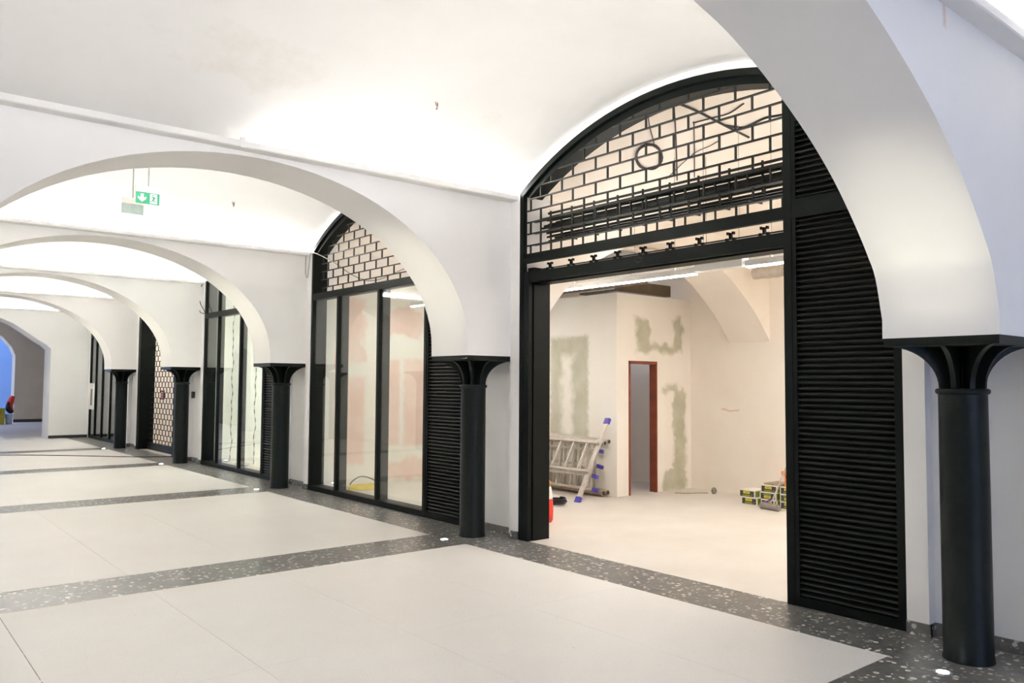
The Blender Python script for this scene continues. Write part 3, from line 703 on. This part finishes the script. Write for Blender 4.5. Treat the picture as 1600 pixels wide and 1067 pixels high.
for k, (x, y, z) in enumerate(((4.049, 6.017, 4.236), (4.123, 11.207, 4.216))):
    t = thing('cable_stub', (x, y, z-.06), 'short cable ends poking out of the vault, '+['nearest bay', 'second bay'][k], 'cable', 'cable ends in the vaults')
    MB().tube([(x, y, z+.03), (x, y-.01, z-.02), (x+.012, y-.02, z-.05)], .007, 6).build('wire', 'cable_grey', t); MB().tube([(x+.02, y, z+.03), (x+.025, y, z-.03), (x+.02, y+.01, z-.06)], .006, 6).build('wire', 'dark_red', t)

# ------------------------------------------------------------------ wires by the walls
def wire(pts, r, label, mat): MB().tube(curve3(pts, 6), r, 6).build('loose_wire', mat, label=label, cat='wire')
x = XW-.015
wire([(x, 11.95, 3.80), (x-.02, 12.02, 3.72), (x-.02, 12.03, 3.45), (x-.01, 11.98, 3.36), (x-.02, 11.92, 3.5), (x, 11.9, 3.72), (x+.03, 11.75, 3.72), (x+.16, 11.4, 3.55), (x+.20, 10.8, 3.28), (x+.20, 10.2, 3.16), (x+.20, 9.4, 3.25)], .008, 'thin wire looping from the arch corner over the grille of the pink shop', 'cable_grey')
wire([(x, 16.9, 3.75), (x-.03, 17.05, 3.55), (x-.03, 16.95, 3.3), (x-.02, 16.75, 3.15), (x-.02, 16.7, 3.08), (x-.03, 16.95, 3.12), (x-.03, 17.0, 3.22)], .008, 'dark curled wire beside the arch of the taped white shop', 'cable_black')
wire([(x-.01, 1.755, 3.70), (x-.015, 1.745, 3.4), (x-.02, 1.75, 3.1), (x-.02, 1.735, 2.9), (x-.015, 1.72, 2.75), (x-.01, 1.66, 2.62)], .012, 'black cable hanging in the wall corner at the right edge', 'cable_black')
wire([(1.0, 22.2, .008), (2.84, 21.3, .008), (4.0, 20.3, .008), (5.0, 19.2, .008), (5.5, 18.95, .008), (5.9, 18.75, .008)], .010, 'thin dark cable lying across the corridor floor to the lattice gate', 'cable_black')
t = thing('card_reader', (XR-.03, 17.85, 1.35), 'small black square reader on the pier left of the taped shop', 'reader'); box('body', 'dark_plate', t, XR-.04, XR, 17.55, 17.68, 1.33, 1.47); box('lens', 'cable_black', t, XR-.044, XR-.039, 17.58, 17.65, 1.38, 1.44)

# ------------------------------------------------------------------ ladders by the cubicle wall
F0, F1 = Vector((8.13, 8.33, .03)), Vector((8.80, 8.40, 1.13))
t = thing('ladder', (8.4, 9.2, 0), 'aluminium ladder lying on edge with blue capped stabiliser bar', 'ladder')
d = (F1-F0).normalized(); nx = Vector((d.z, 0, -d.x)).normalized(); yy = Vector((0, 1, 0))
def beam(name, a, b, w_, h_, mat, parent, side=None):
    a, b = Vector(a), Vector(b); d_ = (b-a).normalized(); s_ = (side or yy); s_ = (s_-d_*s_.dot(d_)).normalized(); n_ = d_.cross(s_)
    v = [p+s_*w_/2*i+n_*h_/2*j for p in (a, b) for i, j in ((-1,-1),(1,-1),(1,1),(-1,1))]
    return MB().add(v, [(0,1,2,3),(7,6,5,4),(0,4,5,1),(1,5,6,2),(2,6,7,3),(3,7,4,0)]).build(name, mat, parent)
beam('stabiliser_bar', F0, F1, .075, .03, 'aluminium', t)
for p, s in ((F0, 1), (F1, -1)): beam('end_cap', p-d*.045, p+d*.045, .088, .05, 'blue_plastic', t)
pl, pu = F0+(F1-F0)*.34, F0+(F1-F0)*.70
off = nx*(-.035)
for p in (pl, pu): beam('rail', p+off+yy*-.03, p+off+yy*2.4, .028, .062, 'aluminium', t, d)
for k in range(8):
    q = yy*(.20+.28*k); beam('rung', pl+off+q, pu+off+q, .032, .028, 'aluminium', t)
for p in (pl, pu): MB().tube([p+nx*.02-yy*.0, p-nx*.06], .012, 8).build('bolt', 'tube_dark', t)
t = thing('ladder', (8.85, 9.2, 0), 'dusty double ladder leaning against the cubicle wall behind the capped one', 'ladder')
for x, zl, zh in ((8.79, .06, .80), (8.88, .06, .82)):
    for z, r in ((zl, .042), (zh, .036)):
        MB().tube([(x+(.0 if z < .5 else .03), 8.47, z), (x+(.0 if z < .5 else .03), 10.9, z+(.02 if z < .5 else .07))], r, 12).build('rail', 'old_wood' if z < .5 else 'aluminium', t)
        MB().tube([(x+(.0 if z < .5 else .03), 8.462, z), (x+(.0 if z < .5 else .03), 8.469, z)], r*.72, 12).build('tube_end', 'tube_dark', t)
    for k in range(7): beam('rung', (x, 8.75+.33*k, zl), (x+.03, 8.75+.33*k, zh), .04, .022, 'aluminium', t)
t = thing('ladder', (8.7, 9.2, 0), 'folded aluminium ladder section with blue feet between the other ladders', 'ladder')
for k, (x, y, z) in enumerate(((8.72, 8.52, .70), (8.70, 8.50, .47), (8.60, 8.50, .33), (8.60, 8.50, .13))):
    beam('rail', (x, y, z), (x, y+2.2, z-.01), .03, .05, 'aluminium', t, Vector((0, 0, 1))); beam('foot', (x, y-.10, z-.02), (x, y+.01, z), .05, .045, 'blue_plastic', t, Vector((0, 0, 1)))
for k in range(7): beam('rung', (8.60, 8.7+.3*k, .13), (8.72, 8.7+.3*k, .70), .03, .025, 'aluminium', t)

# ------------------------------------------------------------------ sack, coil, cartons, roller
t = thing('red_sack', (6.62, 7.52, 0), 'red and white sack with white lettering behind the door jamb', 'sack')
def sack(x, y, hw, hd, rings):
    mb = MB(); n = 20
    for z, s in rings:
        for k in range(n):
            q = 2*PI*k/n; c, s_ = math.cos(q), math.sin(q); e = .55
            mb.v.append((x+hd*s*math.copysign(abs(c)**e, c), y+hw*s*math.copysign(abs(s_)**e, s_), z))
    R = len(rings); mb.f += [(i*n+k, i*n+(k+1) % n, (i+1)*n+(k+1) % n, (i+1)*n+k) for i in range(R-1) for k in range(n)]; mb.sm += [True]*((R-1)*n)
    mb.f += [tuple(range(n))[::-1], tuple((R-1)*n+k for k in range(n))]; mb.sm += [False, False]; return mb
sack(6.62, 7.50, .20, .13, [(0, .92), (.03, 1), (.14, 1.03), (.26, 1.0), (.285, .99)]).build('body', 'red_sack', t)
sack(6.62, 7.50, .20, .13, [(.285, .985), (.36, .95), (.43, .88)]).build('upper_band', 'sack_white', t)
sack(6.62, 7.50, .19, .12, [(.43, .86), (.48, .92), (.53, .8), (.55, .5)]).build('rolled_top', 'ochre_cloth', t)
MB().tube(curve3([(6.6, 7.33, .50), (6.58, 7.31, .57), (6.6, 7.36, .61), (6.64, 7.42, .56)], 5), .007, 6).build('handle', 'red_sack', t)
tc = bpy.data.curves.new('lettering', 'FONT'); tc.body = 'emmi'; tc.size = .12; tc.align_x = 'CENTER'; tc.extrude = .001; tc.materials.append(M['sack_white'])
tmp = bpy.data.objects.new('lettering_source', tc); COL.objects.link(tmp); bpy.context.view_layer.update()
tm = bpy.data.meshes.new_from_object(tmp.evaluated_get(bpy.context.evaluated_depsgraph_get())); bpy.data.objects.remove(tmp)
reg(bpy.data.objects.new('lettering', tm), Matrix.Translation((6.483, 7.44, .20)) @ Matrix(((0,0,-1,0),(-1,0,0,0),(0,1,0,0),(0,0,0,1))), t)
pts = [(7.68+(.13+.012*math.sin(k*1.7))*math.cos(k*PI/8), 8.30+(.13+.012*math.sin(k*1.3))*math.sin(k*PI/8), .02+.0012*k) for k in range(66)]
MB().tube(pts, .013, 6).build('cable_coil', 'cable_black', label='black coil of cable on the shop floor behind the red sack', cat='cable coil')
def carton(x, y, z, label, flip=False):
    t = thing('carton', (x, y, z), label, 'carton', 'stacked cartons by the back wall')
    hx, hy, h = .17, .125, .098
    box('box', 'carton_white', t, x-hx, x+hx, y-hy, y+hy, z, z+h); box('front_print', 'carton_dark', t, x-hx-.002, x-hx+.001, y-hy+.012, y+hy-.012, z+.008, z+h-.010)
    box('side_print', 'carton_green', t, x-hx+.02, x+hx-.02, y-hy-.002, y-hy+.001, z+.008, z+h-.01)
    zz = z+.05 if not flip else z+.022; f = x-hx-.004
    box('yellow_tag', 'label_yellow', t, f, f+.003, y-.045, y+.058, zz, zz+.032)
    box('tag_lettering', 'carton_dark', t, f-.001, f+.001, y-.032, y+.045, zz+.011, zz+.020)
    box('green_print', 'carton_green', t, f+.001, f+.003, y-.05, y+.07, z+.016 if not flip else z+.062, z+.034 if not flip else z+.08)
    for q in (-.085, -.075): box('print_dot', 'carton_white', t, f+.001, f+.003, y+q, y+q+.005, z+.026, z+.031)
    return t
carton(10.07, 6.70, .002, 'carton with yellow tag, lower of the left stack'); carton(10.07, 6.735, .102, 'carton with yellow tag, upper of the left stack')
carton(10.07, 6.385, .002, 'carton behind the paint roller, bottom of the middle stack'); carton(10.07, 6.40, .102, 'carton printed upside down, middle of the middle stack', True); carton(10.07, 6.385, .202, 'carton under the brown plank, top of the middle stack')
carton(10.07, 6.085, .002, 'carton at the door post, bottom of the right stack'); carton(10.07, 6.085, .102, 'carton at the door post, middle of the right stack', True); carton(10.07, 6.085, .202, 'carton under the orange pack, top of the right stack')
box('plank', 'old_wood', None, 9.96, 10.30, 6.22, 6.50, .300, .322, label='thin brown plank on the middle carton stack', cat='plank')
t = thing('orange_pack', (10.05, 6.07, .30), 'orange and white pack on top of the right carton stack', 'pack')
sack(10.05, 6.07, .12, .12, [(.301, .95), (.32, 1), (.42, 1), (.43, .98)]).build('body', 'pack_orange', t); sack(10.05, 6.07, .12, .12, [(.43, .98), (.47, .95)]).build('red_band', 'pack_red', t); sack(10.05, 6.07, .12, .12, [(.47, .95), (.52, .85), (.54, .5)]).build('white_top', 'sack_white', t)
box('orange_tag', 'pack_orange', t, 9.90, 9.94, 6.13, 6.19, .46, .51)
ra, rb = Vector((9.74, 6.40, .047)), Vector((9.66, 6.08, .047)); t = thing('paint_roller', (9.70, 6.24, 0), 'grey fleece paint roller with long pole leaning by the cartons', 'paint roller')
e = (rb-ra).normalized(); MB().tube([ra, ra+e*.012, rb-e*.012, rb], [.036, .046, .046, .036], 18).build('fleece', 'roller_fleece', t)
top = Vector((9.72, 6.20, .16))
for s in (.25, .75): beam('fork_arm', ra+(rb-ra)*s+Vector((0, 0, .044)), top, .02, .012, 'blue_plastic' if s < .5 else 'aluminium', t)
MB().tube([top, Vector((9.86, 5.98, .80)), Vector((9.95, 5.86, 1.2))], .012, 8).build('pole', 'aluminium', t)
MB().tube([(10.42+.03*math.cos(q*PI/8), 7.68, .05+.03*math.sin(q*PI/8)) for q in range(16)], .025, 8, True).build('tape_roll', 'hose_grey', label='small grey roll lying by the back wall of the shop', cat='roll')
wire([(10.0, 8.1, .006), (10.1, 7.95, .008), (10.25, 7.9, .006), (10.4, 7.78, .008)], .006, 'thin brown cord on the floor near the grey roll', 'old_wood')
t = thing('hose_coil', (6.35, 11.3, 0), 'coil of yellow hose with a grey loop behind the pink shop window', 'hose')
MB().tube([(6.38+(.27+.02*math.sin(k*.9))*math.cos(k*PI/10), 11.30+.17*math.sin(k*PI/10), .025+.0009*k) for k in range(61)], .018, 7).build('yellow_hose', 'hose_yellow', t)
MB().tube(curve3([(6.12, 11.35, .02), (6.16, 11.38, .12), (6.32, 11.40, .20), (6.5, 11.40, .17), (6.72, 11.4, .05)], 6), .011, 7).build('grey_loop', 'hose_grey', t)

# ------------------------------------------------------------------ things beyond the far arch
YV = 36.5
t = thing('tool_crate', (4.55, YV, 0), 'olive yellow crate beyond the far arch', 'crate'); box('body', 'crate_yellow', t, 4.2, 4.78, YV-.25, YV+.25, 0, .58); box('lid', 'crate_yellow', t, 4.18, 4.80, YV-.27, YV+.27, .58, .62); box('latch', 'bag_black', t, 4.40, 4.62, YV-.28, YV-.26, .42, .50)
t = thing('bucket', (4.95, YV, 0), 'pale bucket right of the olive crate', 'bucket'); MB().lathe([(.11, 0), (.135, .34), (.142, .35), (.142, .37), (.13, .37)], 4.95, YV, 20).build('body', 'bucket_white', t); MB().lathe([(.138, .37), (.138, .385), (.1, .39)], 4.95, YV, 20).build('lid', 'bucket_white', t)
t = thing('work_bag', (4.95, YV+.05, .39), 'black and red bag standing on the pale bucket', 'bag')
MB().tube(curve3([(4.84, YV-.02, .66), (4.90, YV, .60), (5.0, YV, .50), (5.08, YV, .46)], 5), [.04+.06*math.sin(k/15*PI*.9) for k in range(16)], 10).build('body', 'bag_black', t)
MB().tube(curve3([(5.02, YV+.02, .52), (4.96, YV+.02, .72), (5.0, YV+.02, .92), (5.08, YV+.02, 1.08)], 5), [.05+.075*math.sin((k+2)/18*PI) for k in range(16)], 10).build('hood', 'bag_red', t)
MB().tube(curve3([(5.0, YV-.06, .50), (4.90, YV-.06, .68), (4.92, YV-.06, .86)], 5), [.05+.03*math.sin(k/10*PI) for k in range(11)], 10).build('strap', 'bag_black', t)
